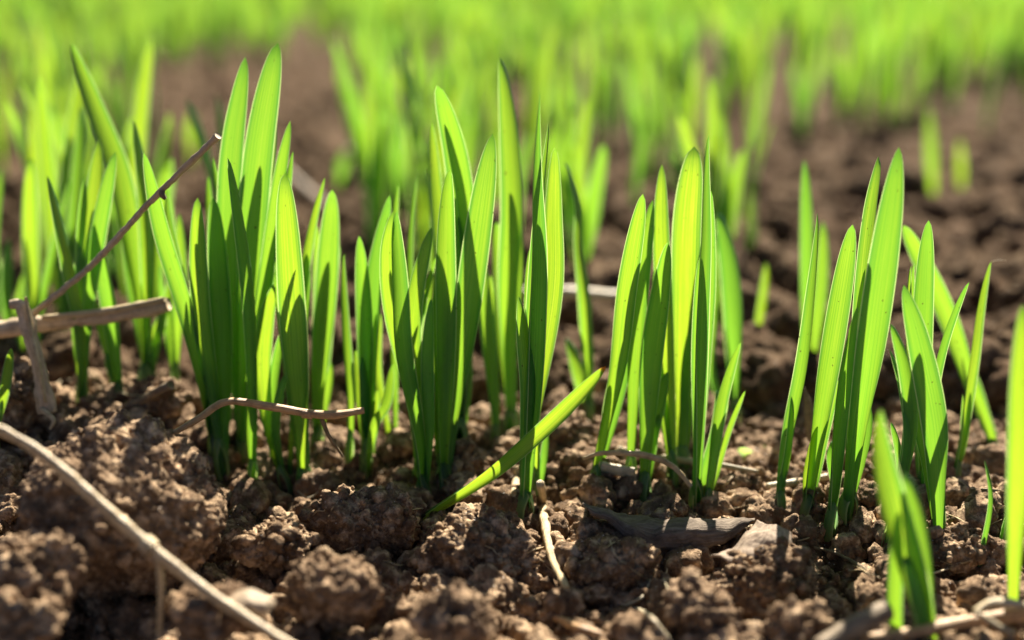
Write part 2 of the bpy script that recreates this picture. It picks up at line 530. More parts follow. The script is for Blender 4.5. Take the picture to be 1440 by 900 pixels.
def build_crumbs():
    VV, FF = [], []
    base = 0
    def var(level, n):
        return [lump(level, (1, .86, .78), 100 + i + 20 * level, 1.2) for i in range(n)]
    v0, v1, v2, v3 = var(1, 10), var(2, 10), var(3, 12), var(4, 12)
    spots = []
    for _ in range(15000):                      # near field
        y = RNG.uniform(-85, 60); w = (y + 231) * 0.46
        spots.append((RNG.uniform(-w, w), y, min(0.36 * math.exp(RNG.exponential(0.75)), 3.6)))
    for _ in range(5200):                      # behind the row
        y = 60 + 260 * RNG.random() ** 1.4; w = (y + 231) * 0.46
        spots.append((RNG.uniform(-w, w), y, min(1.8 * math.exp(RNG.exponential(0.75)), 10.0)))
    S = np.array(spots)
    Z = terrain(S[:, 0], S[:, 1])
    for (x, y, r), z in zip(spots[:15000], Z[:15000]):
        pool = v1 if (0.55 < r < 0.9) or y > 110 else (v0 if r < 0.55 else v2 if r < 2.0 or y > 60 else v3)
        v, f = pool[int(RNG.integers(len(pool)))]
        a = RNG.normal(size=(3, 3)); q, _ = np.linalg.qr(a)
        p = (v * r * RNG.uniform(.75, 1.2, 3)) @ q + np.array([x, y, z + r * 0.25])
        VV.append(p); FF.append(f + base); base += len(p)
    for c, v, f in CLODS:                      # and lying on the clods
        top = v[v[:, 2] > -0.1 * abs(v[:, 2]).max()]
        for p0 in top[RNG.integers(len(top), size=int(90 + 9 * np.abs(v).max()))]:
            r = min(0.3 * math.exp(RNG.exponential(0.5)), 1.6)
            pool = v1 if r < 0.9 else v2
            g, f2 = pool[int(RNG.integers(len(pool)))]
            q, _ = np.linalg.qr(RNG.normal(size=(3, 3)))
            p = (g * r * RNG.uniform(.75, 1.2, 3)) @ q + c + p0 * (1 + 0.15 * r / np.linalg.norm(p0))
            VV.append(p); FF.append(f2 + base); base += len(p)
    me = mesh_from("soil_crumbs", np.vstack(VV), np.vstack(FF), M_CLOD)
    tag(link("soil_crumbs", me), "loose dry soil crumbs scattered between and on the clods in front", "soil", kind="stuff")
    VV, FF, base = [], [], 0
    for (x, y, r), z in zip(spots[15000:], Z[15000:]):
        v, f = (v1 if r < 1.6 or y > 200 else v2 if r < 4 or y > 130 else v3)[int(RNG.integers(10))]
        q, _ = np.linalg.qr(RNG.normal(size=(3, 3)))
        p = (v * r * RNG.uniform(.75, 1.2, 3)) @ q + np.array([x, y, z + r * 0.3])
        VV.append(p); FF.append(f + base); base += len(p)
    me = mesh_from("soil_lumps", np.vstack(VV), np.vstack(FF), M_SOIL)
    tag(link("soil_lumps", me), "dark rough soil lumps covering the bare ground behind the front row", "soil", kind="stuff")

build_crumbs()

def tube_geo(cl, radii, n=40, sides=12, wob=0.0, seed=1, cap=True, flat=1.0):
    P = spline(cl, n)
    T = np.gradient(P, axis=0); T /= np.linalg.norm(T, axis=1)[:, None]
    ref = np.array([0.13, 0.9, 0.41])
    A = np.cross(T, ref); A /= np.linalg.norm(A, axis=1)[:, None]
    B = np.cross(T, A)
    rr = np.interp(np.linspace(0, 1, n), np.linspace(0, 1, len(radii)), radii)
    a = np.linspace(0, 2 * math.pi, sides, endpoint=False)
    ring = np.cos(a)[None, :, None] * A[:, None, :] + flat * np.sin(a)[None, :, None] * B[:, None, :]
    V = P[:, None, :] + ring * rr[:, None, None]
    V = V.reshape(-1, 3)
    if wob:
        sc = float(np.mean(rr))
        d = fbm(V / (sc * 2.0) + seed, 3, seed) * wob * np.repeat(rr, sides)
        V = V + ring.reshape(-1, 3) * d[:, None]
    UV = np.stack([np.tile(np.abs(np.linspace(-1, 1, sides)), n), np.repeat(np.linspace(0, 1, n), sides)], 1)
    F = grid_faces(n, sides, True)
    if cap:
        for i0, i1, flip in ((0, P[0], 1), ((n - 1) * sides, P[-1], 0)):
            ci = len(V)
            V = np.vstack([V, i1]); UV = np.vstack([UV, [0.5, 0]])
            k = np.arange(sides); k1 = (k + 1) % sides
            q = np.stack([i0 + k1, i0 + k, np.full(sides, ci), np.full(sides, ci)], 1)
            F = np.vstack([F, q]) if False else F
            tri = q[:, :3]
            F = np.vstack([F, np.stack([tri[:, 0], tri[:, 1], tri[:, 2], tri[:, 2]], 1)])
    return V, F, UV


def tube_mesh(name, cl, radii, mat, **kw):
    V, F, UV = tube_geo(cl, radii, **kw)
    # quads with a doubled corner become triangles
    me = bpy.data.meshes.new(name)
    faces = [tuple(q) if q[2] != q[3] else tuple(q[:3]) for q in F.tolist()]
    me.from_pydata((V * MM).tolist(), [], faces)
    lay = me.uv_layers.new(name="UVMap")
    idx = np.empty(len(me.loops), np.int32); me.loops.foreach_get("vertex_index", idx)
    lay.data.foreach_set("uv", UV.astype(np.float32)[idx].ravel())
    me.polygons.foreach_set("use_smooth", np.ones(len(me.polygons), bool))
    me.materials.append(mat); me.update()
    return me


# ------------------------------------------------------------------ straws, twigs, dead leaves
DG = bpy.context.evaluated_depsgraph_get()
DG.update()

def soil_hit(px, py, lift=0.0):
    """where the pixel's line of sight meets the soil, clods or crumbs (mm)"""
    d = ray(px, py)
    ok, loc, nrm, _, ob, _ = scene.ray_cast(DG, Vector(CAM * MM), Vector(d))
    if not ok: return ground_hit(px, py)
    return np.array(loc) / MM - d * lift


def place(q, lift=0.3):
    """(px, py, world y), or (px, py) to lie on the soil"""
    return at_depth(*q) if len(q) == 3 else soil_hit(q[0], q[1], lift)


def stick(name, label, pts, r, mat, cat, y=None, group=None, parts=(), **kw):
    """pts: (px, py, world y); r: radii in mm"""
    P = [place(q, max(r) * 0.95) for q in pts]
    o0 = P[0]
    me = tube_mesh(name, np.array(P) - o0, r, mat, **kw)
    o = tag(link(name, me, loc=o0), label, cat, group)
    for pn, pp, pr, pm in parts:
        Q = [place(q, max(pr) * .9) for q in pp]
        link(pn, tube_mesh(pn, np.array(Q) - o0, pr, pm, sides=8, n=18, wob=.25), o)
    return o

FALLEN_FOOT = soil_hit(606, 721)
stick("dry_straw", "long pale straw sloping down across the largest clod", [(-30, 590, -45), (60, 640, -46), (210, 768, -52), (300, 838, -56), (420, 915, -62)],
      [.85, .95, 1.05, .95, .85], M_STRAW, "straw", wob=.26, n=110, flat=.7,
      parts=[("node", [(203, 762, -51.6), (216, 773, -52.4)], [1.2, 1.25], M_STRAW), ("stub", [(222, 780, -53), (226, 830, -53), (224, 895, -53)], [.5, .42, .4], M_STRAW)])
stick("twig", "thin brown twig rising diagonally through the left seedlings", [(30, 458, 20), (60, 430, 18), (130, 372, 14), (215, 280, 8), (307, 191, 2)],
      [.62, .6, .55, .55, .62], M_TWIG2, "twig", wob=.36, n=110,
      parts=[("bud", [(228, 268, 6.6), (228, 274, 6.4), (233, 280, 6.4)], [.5, .6, .3], M_TWIG)])
stick("broken_stick", "thick brown stick lying level behind the short bright leaf", [(-40, 468, 25), (60, 455, 24), (150, 445, 23), (238, 428, 22)],
      [1.6, 1.55, 1.35, 1.45], M_TWIG2, "stick", wob=.36, n=90,
      parts=[("bark_strip", [(60, 447, 22.4), (150, 437, 21.4), (232, 421, 20.6)], [.5, .7, .5], M_STRAW)])
stick("stump", "upright grey dry stump leaning against the level stick", [(68, 580, 12), (55, 520, 13), (42, 470, 14), (30, 432, 15), (14, 428, 15)],
      [1.7, 1.5, 1.25, 1.55, .8], M_TWIG2, "stump", wob=.45, n=70, flat=.75,
      parts=[("shred", [(64, 566, 11), (52, 505, 11.6), (45, 470, 12.4), (36, 418, 13)], [.3, .6, .5, .25], M_STRAW),
             ("shred", [(58, 575, 10.8), (75, 590, 9), (70, 604, 8)], [.5, .5, .2], M_STRAW)])
stick("bent_straw", "bent brown straw with a joint crossing the big clump's stems", [(243, 610, -12), (280, 588, -9), (318, 565, -6), (370, 570, -5), (432, 581, -5), (470, 583, -5), (512, 577, -4)],
      [.45, .6, .62, .72, .7, .78, .55], M_ORANGE, "straw", wob=.15, n=60,
      parts=[("rootlet", [(452, 586, -5), (462, 612, -4), (482, 642, -2)], [.42, .35, .2], M_TWIG), ("node", [(425, 581, -5), (440, 583, -5)], [.8, .8], M_ORANGE)])
stick("broken_twig", "short broken twig on the dark clod behind the largest clod", [(178, 572), (205, 560), (222, 550, 14), (240, 541, 13)], [.6, .8, .75, .85], M_TWIG, "twig", wob=.35)
stick("dry_stalk", "upright frayed pale stalk below the rolled central seedling", [(760, 680, -5), (764, 710), (766, 735), (776, 785), (797, 828)],
      [.7, .8, .75, .5], M_STRAW, "stalk", wob=.35, parts=[("shred", [(724, 655), (726, 675), (722, 695)], [.7, .8, .5], M_STRAW)])
stick("dry_straw", "pale straw lying behind the right-centre stems", [(868, 632), (905, 640), (940, 645), (1010, 654), (1066, 664)], [.8, .85, .7, .5], M_PALE, "straw", wob=.15, flat=.55)
stick("dry_straw", "curved grey straw in front of the right-centre stems' feet", [(820, 645, 0), (850, 637, -1), (905, 640, -1), (945, 655, -1), (972, 684, -2)], [.3, .55, .7, .6, .4], M_STRAW, "straw", wob=.15, flat=.6)
stick("straw_piece", "pale flat straw piece between the feet of the right-centre clump", [(842, 655), (868, 661), (893, 664)], [1.1, 1.3, 1.0], M_PALE, "straw", wob=.2, flat=.5)
stick("straw_piece", "short pale straw beside the slender S-curved seedling's foot", [(1078, 684), (1120, 678), (1165, 670)], [.6, .7, .6], M_PALE, "straw", wob=.2)
stick("rootlet", "pale forked rootlet on the dark soil at the bottom", [(874, 850), (895, 856), (915, 868), (930, 886), (945, 905)], [.25, .34, .4, .3], M_PALE, "root", wob=.35,
      parts=[("branch", [(880, 852), (902, 840), (915, 815)], [.26, .22, .12], M_PALE)])
stick("thin_twig", "thin reddish twig on the soil under the tall right pair", [(1145, 770), (1170, 776), (1190, 785), (1215, 799), (1240, 815)], [.22, .3, .25], M_TWIG, "twig", wob=.2)
stick("broken_stalk", "thick broken stalk end pointing up right at the bottom edge", [(1150, 912, -62), (1200, 882, -59), (1247, 858, -56)], [1.2, 1.35, 1.45], M_TWIG, "stalk", wob=.18)
stick("dry_stalk", "ochre stalk along the bottom right corner", [(1215, 897, -57), (1290, 888, -54), (1350, 876, -52), (1450, 862, -52)], [.6, .85, .9, 1.0], M_ORANGE, "stalk", wob=.2,
      parts=[("shred", [(1370, 862, -54), (1400, 848, -53), (1460, 856, -53)], [.5, .85, .5], M_STRAW), ("splinter", [(1372, 860, -55), (1400, 878, -56), (1425, 892, -57)], [.3, .4, .2], M_PALE)])
stick("ochre_straw", "short ochre straw in the soil at the bottom centre", [(762, 862), (785, 871), (812, 882), (845, 892)], [.5, .7, .5], M_ORANGE, "straw", wob=.2)
stick("dry_straw", "blurred pale straw lying level behind the central seedlings", [(722, 412, 92), (790, 411, 92), (876, 417, 92)], [1.2, 1.5, 1.2], M_PALE, "straw", wob=.1)
stick("dry_straw", "blurred pale straw far behind left of the middle clump", [(488, 216, 330), (540, 207, 330), (596, 215, 330)], [2.2, 2.8, 2.2], M_PALE, "straw", wob=.1)
stick("dead_stalk", "blurred brown stalk slanting over the bare soil behind the big clump", [(385, 225, 300), (430, 268, 280), (505, 335, 260)], [1.8, 2.4, 1.8], M_TWIG, "stalk", wob=.1)
stick("dry_leaf_spike", "small upright withered brown leaf left of the tall right pair", [(1144, 620, 14), (1140, 590, 14), (1131, 545, 14)], [1.0, 1.1, .15], M_TWIG, "leaf", wob=.2, flat=.4)
stick("cobweb_thread", "fine cobweb thread trailing from the thin right seedling's tip", [(1393, 369, 20), (1402, 366, 20), (1416, 366, 20)], [.05, .06, .03], M_PALE, "thread", n=10, sides=6)


for label, pts in (
        ("thin curled root beside the foot of the grey stump", [(72, 548), (90, 534), (112, 540), (124, 556)]),
        ("thin root trailing from the broken twig's left end over the largest clod", [(140, 545), (165, 551), (190, 556), (215, 553)]),
        ("hair-thin root on the soil between the two halves of the big clump", [(418, 690), (432, 700), (445, 694), (452, 682)]),
        ("thin pale root under the left end of the dark dead leaf", [(858, 760), (862, 775), (872, 788), (880, 792)]),
        ("thin root hanging down the shaded clod below the dark dead leaf", [(930, 790), (938, 800), (934, 815), (940, 828)]),
        ("thin fibre lying across crumbs at the foot of the shadow-split seedling", [(1290, 800), (1310, 806), (1335, 800), (1350, 806)]),
        ("thin straw fibre on the soil between the right-centre clump and the S-curved seedling", [(1040, 745), (1062, 738), (1082, 742)])):
    stick("root_fibre", label, pts, [.12, .17, .1], M_PALE, "root", "thin roots and fibres on the soil", wob=.3, sides=7, n=26)


LV, LF, LUV, lb = [], [], [], 0
for _ in range(40):
    fx, fy = random.uniform(420, 1420), random.uniform(640, 820)
    fa, fl = random.uniform(-.7, .7), random.uniform(16, 60)
    V, F, UV = tube_geo([soil_hit(fx + math.cos(fa) * fl * t + random.uniform(-3, 3), fy + math.sin(fa) * fl * t + random.uniform(-3, 3), .12) for t in (0, .35, .7, 1)],
                        [.09, random.uniform(.12, .26), .07], n=18, sides=6, wob=.3, cap=False, flat=.6)
    LV.append(V); LF.append(F + lb); LUV.append(UV); lb += len(V)
tag(link("straw_litter", mesh_from("straw_litter", np.vstack(LV), np.vstack(LF), M_STRAW, np.vstack(LUV))),
    "scattered short straw fibres among the crumbs at the feet of the front row", "litter", kind="stuff")


def dead_leaf(name, label, rows, mat, seed, curl=1.2):
    """rows: list of ((px,py,y) upper edge, (px,py,y) lower edge) along the leaf"""
    A = spline([at_depth(*a) for a, b in rows], 46); B = spline([at_depth(*b) for a, b in rows], 46)
    m = 14
    k = np.linspace(0, 1, m + 1)
    V = A[:, None, :] * (1 - k)[None, :, None] + B[:, None, :] * k[None, :, None]
    bulge = np.sin(k * math.pi)[None, :] * curl * np.linalg.norm(A - B, axis=1)[:, None] * 0.3
    V[..., 1] -= bulge * 0.8; V[..., 2] += bulge * 0.7
    V = V.reshape(-1, 3)
    d = fbm(V / 3.2 + seed, 4, seed) * 0.9
    V[:, 2] += d; V[:, 1] += 0.6 * fbm(V / 2.2 + 5 + seed, 3, seed)
    o0 = V.mean(0)
    UV = np.stack([np.tile(k, 46), np.repeat(np.linspace(0, 2, 46), m + 1)], 1)
    o = link(name, mesh_from(name, V - o0, grid_faces(46, m + 1), mat, UV), loc=o0)
    sd = o.modifiers.new("thickness", 'SOLIDIFY'); sd.thickness = 0.00035
    return tag(o, label, "dead leaf", "dead leaves on the soil")

dead_leaf("dead_leaf", "long dark grey curled dead leaf lying in front of the right-centre clump", [
    ((818, 708, -14), (830, 722, -18)), ((850, 716, -14), (862, 740, -19)), ((880, 727, -13), (892, 768, -20)), ((930, 726, -12), (935, 776, -20)),
    ((1000, 727, -12), (1005, 766, -20)), ((1062, 730, -12), (1050, 744, -16))], M_DEADLEAF, 3)
dead_leaf("dead_leaf", "smaller light brown curled dead leaf right of the dark one", [
    ((1066, 736, -20), (1112, 750, -23)), ((1054, 748, -22), (1108, 772, -27)), ((1034, 768, -25), (1082, 794, -30)), ((1000, 786, -28), (1030, 799, -31))], M_DEADLEAF2, 8, 1.0)
# ------------------------------------------------------------------ leaves
def leaf_geo(cl, w, phi=(0, 0), theta_top=0.8, hand=1, nseg=34, m=10, taper=0.5, unroll=0.55, tip_pow=0.5, tip_w=0.75, tip_e=5.0, base_w=0.9, base_theta=5.2, hood=0.45):
    """a leaf rolled into a tube at its foot that opens into a blade; cl = centre line (n,3) in mm"""
    t = np.linspace(0, 1, nseg)
    t = t + 0.16 * np.sin(math.pi * t) * t                                 # denser towards the tip
    Q = spline(cl, 160)
    P = np.stack([np.interp(t, np.linspace(0, 1, 160), Q[:, k]) for k in range(3)], 1)
    T = np.gradient(P, axis=0); T /= np.linalg.norm(T, axis=1)[:, None]
    view = np.array([0, 1.0, 0])
    S0 = np.cross(T, view); S0 /= np.linalg.norm(S0, axis=1)[:, None]     # roughly +x
    N0 = np.cross(S0, T)                                                   # towards or away from the camera
    ph = phi[0] + (phi[1] - phi[0]) * t
    S = np.cos(ph)[:, None] * S0 + np.sin(ph)[:, None] * N0
    Nn = np.cross(S, T)
    uu = np.clip((t - taper) / (1 - taper), 0, 1)
    s = w * np.where(t < taper, base_w + (1 - base_w) * (t / taper), 1.0) * (1 - (1 - tip_w) * uu ** 1.5) * np.maximum(1 - uu ** tip_e, 0) ** tip_pow
    s = np.maximum(s, 0.05)
    k = np.clip(t / unroll, 0, 1); k = k * k * (3 - 2 * k)
    th = base_theta + (theta_top - base_theta) * k
    th = th * (1 + hood * uu ** 2)
    R = s / th
    a = np.linspace(-0.5, 0.5, m + 1)
    ang = th[:, None] * a[None, :]
    off_s = R[:, None] * np.sin(ang)
    off_n = R[:, None] * (np.cos(ang) - np.cos(th / 2)[:, None] * np.clip((math.pi - th) / math.pi, 0, 1)[:, None])
    V = P[:, None, :] + off_s[..., None] * S[:, None, :] + hand * off_n[..., None] * Nn[:, None, :]
    UV = np.stack([np.repeat((a + .5)[None, :], nseg, 0), np.repeat(t[:, None], m + 1, 1)], -1)
    return V.reshape(-1, 3), grid_faces(nseg, m + 1), UV.reshape(-1, 2)


def turn(p):
    """leaves turned far from facing the viewer turn their face away from the sun"""
    return tuple(-abs(a) for a in p) if max(abs(a) for a in p) > 0.4 else p


FRONT = "sharp seedlings of the front row"

def seedling(label, base, leaves, y=None, group=FRONT, sheath=True, mat=None):
    """base: pixel where the plant leaves the soil; leaves: dicts with pts (pixels, foot to tip), w (pixels)"""
    b = ground_hit(*base) if y is None else at_depth(base[0], base[1], y)
    root = bpy.data.objects.new("grass_seedling", None)
    root.empty_display_size = 0.005
    C.objects.link(root)
    root.location = Vector(b) * MM
    tag(root, label, "seedling", group)
    ppm = px_per_mm(b)
    if group == FRONT and sheath and leaves[0]['w'] >= 24 and random.random() < 0.8:
      for rep_ in range(5 if 480 < base[0] < 660 else 4 if 255 < base[0] < 660 else 2):
        src = leaves[0]['pts']
        k, ox = random.uniform(.3, .9), random.uniform(-24, 24)
        ex = [(base[0] + (q[0] - base[0]) * k + ox * (j + 1) / len(src), base[1] + (q[1] - base[1]) * k) for j, q in enumerate(src)]
        leaves = leaves + [dict(pts=ex, w=leaves[0]['w'] * random.uniform(.45, .8), phi=(random.uniform(.2, .6), random.uniform(.3, 1.0)), th=1.4,
                                dy=random.uniform(1.5, 5))]
    for i, L in enumerate(leaves):
        y0 = b[1] + L.get('dy', (0, 1.6, -1.4, 2.6, -2.4)[i % 5])
        lean = L.get('lean', random.uniform(-0.10, 0.10))
        bow = L.get('bow', random.uniform(-1, 1) * 2.0)
        pts = [np.array([b[0], b[1] + (y0 - b[1]) * 0.25, b[2] - 3.5])]
        if L.get('foot', True):
            pts.append(np.array([b[0] + (at_depth(*L['pts'][0], y0)[0] - b[0]) * 0.03, b[1] + (y0 - b[1]) * .3, b[2] + 0.5]))
        H = [at_depth(q[0], q[1], y0)[2] for q in L['pts']]
        top = max(H) - b[2] + 1e-3
        for q, hz in zip(L['pts'], H):
            f = max(0.0, (hz - b[2]) / top)
            pts.append(at_depth(q[0], q[1], y0 + lean * (hz - b[2]) + bow * math.sin(math.pi * f)))
        w = 0.80 * L['w'] / ppm
        V, F, UV = leaf_geo(pts, w, phi=turn(L.get('phi', (0.15, -0.15))), theta_top=L.get('th', 1.15), tip_e=L.get('te', random.uniform(4.0, 6.5)), tip_w=L.get('tw', random.uniform(.68, .9)), hand=L.get('hand', random.choice((1, -1))),
                            taper=L.get('taper', 0.52), unroll=L.get('unroll', random.uniform(.7, .85)), tip_pow=L.get('tip', random.uniform(.5, .64)), base_w=L.get('bw', 0.9))
        me = mesh_from("leaf", V - b, F, L.get('mat', M_LEAF), UV)
        link("leaf", me, root)
    if sheath:
        w = max(L['w'] for L in leaves) / ppm
        r = w / 5.0 * 1.12
        q = leaves[0]['pts'][0]
        d = at_depth(q[0], q[1], b[1]) - b; d = d / np.linalg.norm(d)
        hgt = random.uniform(5, 8.5)
        cl = [np.array([0, 0, -3.0]), np.array([0, 0, 0.0]), d * hgt * 0.6, d * hgt]
        V, F, UV = leaf_geo(cl, r * 5.9, phi=(random.uniform(-1, 1),) * 2, theta_top=5.2, base_theta=5.9, nseg=12, taper=0.6, tip_pow=0.35, base_w=1.0)
        UV[:, 1] = UV[:, 1] * 0.09
        link("sheath", mesh_from("sheath", V, F, M_SHEATH, UV), root)
    return root


def L(pts, w, **k):
    d = dict(pts=pts, w=w); d.update(k); return d

DK = dict(phi=(0.5, 1.25), th=1.5)            # turned edge on to the viewer
DKN = dict(phi=(-0.5, -1.25), th=1.5)
RS = dict(phi=(-0.2, 0.25))
SM = dict(phi=(0.9, 0.3), th=1.1)

# ---- left group
seedling("tallest seedling at the far left, long dark blade leaning left above the twig", (205, 548), [
    L([(203, 460), (190, 360), (172, 250), (140, 160), (100, 60)], 46, phi=(.2, .75), hand=1, th=1.1),
    L([(206, 440), (205, 400), (196, 270), (187, 168)], 34, phi=(.7, 1.15), hand=-1, th=1.2)])
seedling("pale yellow-green upright seedling left of the thin twig's lower end", (48, 540), [
    L([(48, 440), (46, 330), (45, 222)], 34, **RS), L([(55, 450), (75, 340), (98, 250)], 24, **DK)])
seedling("seedling with two bright blades and a narrow blue-green blade above the horizontal stick", (116, 574), [
    L([(112, 450), (125, 330), (140, 195)], 36, phi=(-.3, -.35)),
    L([(122, 450), (142, 330), (163, 213)], 36, phi=(.2, .3)),
    L([(112, 470), (90, 370), (66, 247)], 30, phi=(.6, 1.1), th=1.3)])
seedling("seedling behind the twig with a dark blade leaning left under the tallest one", (100, 520), [
    L([(98, 430), (100, 320), (113, 150)], 30, phi=(.8, .9)), L([(92, 430), (96, 380), (105, 322)], 22)])
seedling("short bright leaf standing in front of the horizontal stick", (169, 575), [
    L([(164, 520), (152, 440), (140, 380), (133, 315)], 34, phi=(-.15, .15), hand=1, taper=.4)])
seedling("short bluish seedling at the left edge above the stick", (12, 500), [
    L([(10, 440), (8, 400), (12, 335)], 24, **SM), L([(0, 450), (-8, 340), (2, 236)], 20)])
seedling("small leaf bending out of the left edge beside the upright stump", (-6, 610), [
    L([(0, 580), (9, 540), (16, 490)], 20, phi=(.3, .5))], y=8)
seedling("pale broad-leaved seedling just right of the upright stick end", (212, 552), [
    L([(212, 500), (222, 470), (236, 430)], 26, phi=(.2, .2)), L([(200, 480), (186, 400), (175, 310)], 30), L([(218, 490), (232, 420), (243, 352)], 26, **DK)])
seedling("slim seedling between the left group and the big clump", (246, 556), [
    L([(247, 480), (244, 380), (238, 266)], 26, phi=(.5, .7)), L([(250, 470), (256, 400), (252, 300)], 24)])
# ---- big clump
seedling("big clump's outermost left seedling, pale blade leaning left at its tip", (306, 655), [
    L([(292, 570), (262, 450), (225, 330), (202, 215)], 38, phi=(.2, .1), hand=1),
    L([(298, 560), (275, 470), (243, 330), (235, 266)], 26, phi=(.8, .9))])
seedling("big clump seedling with a pair of blunt blades shaded below", (314, 672), [
    L([(300, 560), (284, 430), (278, 278)], 38, phi=(-.1, .1)),
    L([(315, 560), (308, 430), (299, 278)], 42, phi=(.25, .45), th=1.0)])
seedling("tallest seedling of the big clump with two wide glowing blades", (340, 655), [
    L([(345, 560), (352, 400), (366, 220), (391, 60)], 54, phi=(-.05, .1), hand=-1, th=.6),
    L([(335, 560), (325, 400), (325, 230), (345, 80)], 44, phi=(.1, -.2), hand=-1, th=.7)], y=22)
seedling("big clump seedling with a narrow blue-green blade in front", (355, 690), [
    L([(356, 580), (348, 440), (332, 310), (320, 222)], 32, phi=(.5, .95), th=1.4),
    L([(352, 560), (380, 350), (395, 240), (408, 170)], 30, dy=7),
    L([(350, 560), (385, 380), (405, 280), (412, 213)], 26, dy=9, phi=(.6, .9))])
seedling("small dark leaves at the back of the big clump", (322, 640), [
    L([(316, 500), (318, 330), (300, 222)], 22, phi=(.6, .9)), L([(312, 500), (300, 340), (293, 248)], 22, phi=(.5, .8)), L([(322, 480), (320, 350), (319, 270)], 22)], y=26)
seedling("front seedling of the big clump, broad bright blade with a slanting shadow", (430, 692), [
    L([(424, 600), (414, 450), (407, 330), (401, 243)], 50, phi=(-.1, .1), hand=-1, th=.55),
    L([(420, 600), (425, 440), (440, 330), (457, 250)], 26, phi=(.6, .8), dy=6)])
seedling("short leaf low at the foot of the big clump's broad front blade", (404, 690), [
    L([(385, 630), (368, 540), (374, 450), (390, 395)], 34, phi=(.2, -.1), hand=1),
    L([(412, 600), (424, 470), (433, 350)], 24, dy=8)])
seedling("upright seedling right of the bent straw, one wide pale blade", (446, 645), [
    L([(448, 540), (456, 420), (461, 340), (467, 267)], 44, phi=(0, .12), hand=1, th=.8)])
seedling("narrow dark seedling right beside the wide pale blade", (491, 652), [
    L([(494, 560), (490, 460), (484, 357)], 26, **DK)])
# ---- middle clump
seedling("middle clump's left seedling, pointed blade shaded below", (515, 668), [
    L([(515, 580), (511, 450), (505, 332)], 34, phi=(.15, .1)),
    L([(518, 580), (524, 420), (548, 275)], 36, phi=(-.1, -.2)),
    L([(528, 600), (545, 570), (553, 512)], 24, phi=(.5, .5), dy=-3, taper=.5)])
seedling("middle clump's bending seedling, pale blade folded over a dark edge", (597, 716), [
    L([(590, 620), (572, 500), (568, 400), (558, 297)], 46, phi=(.35, .95), hand=1, th=1.5),
    L([(592, 600), (556, 450), (546, 360), (553, 297)], 38, dy=6, phi=(-.1, .1)),
    L([(603, 610), (601, 500), (606, 420)], 26, dy=-2)])
seedling("little leaves among the middle clump's stems", (556, 668), [
    L([(545, 600), (532, 520), (534, 440)], 20, **SM), L([(556, 560), (556, 380), (560, 258)], 20, phi=(.6, .8))], y=24)
seedling("thin dark seedling with two needle-like blades behind the middle clump", (588, 640), [
    L([(585, 500), (580, 360), (587, 247)], 22, **DK), L([(596, 500), (606, 340), (598, 237)], 22, **DKN)], y=28)
seedling("shaded mid-green seedling leaning right inside the middle clump", (590, 690), [
    L([(586, 580), (584, 440), (607, 320)], 38, phi=(.2, .4))], y=12)
seedling("middle clump's front seedling, straight blade and a broad blade leaning right", (624, 700), [
    L([(625, 600), (630, 470), (631, 340), (633, 237)], 42, phi=(.1, .6), hand=1, th=.9, taper=.4, dy=-2),
    L([(636, 590), (655, 450), (672, 330), (693, 188)], 50, phi=(-.2, .1), hand=-1, th=.75, dy=1)])
seedling("middle clump's tall left-leaning blade with a dark rounded tip", (645, 640), [
    L([(650, 520), (652, 380), (640, 240), (614, 120)], 54, phi=(.1, .35), hand=1, th=.8),
    L([(640, 500), (622, 330), (607, 172)], 30, phi=(.3, .5))], y=20)
seedling("tallest upright seedling in the middle, dark tapering tip", (719, 622), [
    L([(718, 520), (712, 400), (714, 290), (709, 180), (702, 80)], 50, phi=(.2, .75), hand=-1, th=.9, taper=.35)])
seedling("dark slanting leaf just left of the tallest upright seedling", (699, 632), [
    L([(692, 540), (681, 440), (670, 330)], 32, phi=(.2, .5))])
# ---- centre
seedling("central seedling with a blade rolled into a needle at the top", (736, 735), [
    L([(745, 620), (757, 480), (764, 360), (760, 240), (759, 128)], 54, phi=(.25, 1.1), th=1.6, taper=.3, hand=1, tip=1.0),
    L([(748, 600), (776, 420), (778, 300), (780, 207)], 42, phi=(-.1, .1), dy=5),
    L([(742, 600), (745, 430), (752, 300), (771, 172)], 38, dy=8, phi=(.2, 1.1), taper=.35)])
seedling("small side shoot at the foot of the rolled central seedling", (752, 700), [
    L([(755, 640), (748, 520), (741, 425)], 24, phi=(.5, .7))])
seedling("bluish twisted seedling alone to the right of the central one", (826, 588), [
    L([(828, 520), (818, 430), (806, 340), (806, 290), (793, 228)], 38, phi=(.3, 1.3), th=1.0, hand=-1)])
# fallen leaf
fb = FALLEN_FOOT
def fallen():
    root = bpy.data.objects.new("fallen_leaf", None); C.objects.link(root); root.location = Vector(fb) * MM
    tag(root, "fallen leaf lying slantwise in front of the central stems with an orange tip", "leaf")
    pts = [fb + np.array([-2, 0, -1.5])] + [at_depth(x, y, fb[1] + dy) for x, y, dy in
            ((612, 718, -.5), (690, 668, -4), (745, 622, -7), (800, 570, -8), (852, 515, -8))]
    V, F, UV = leaf_geo(pts, 3.5, phi=(-.1, .25), theta_top=2.4, base_theta=4.5, hand=1, taper=.72, tip_pow=.55, unroll=.6)
    link("blade", mesh_from("blade", V - fb, F, M_LEAF_TIP, UV), root)
fallen()
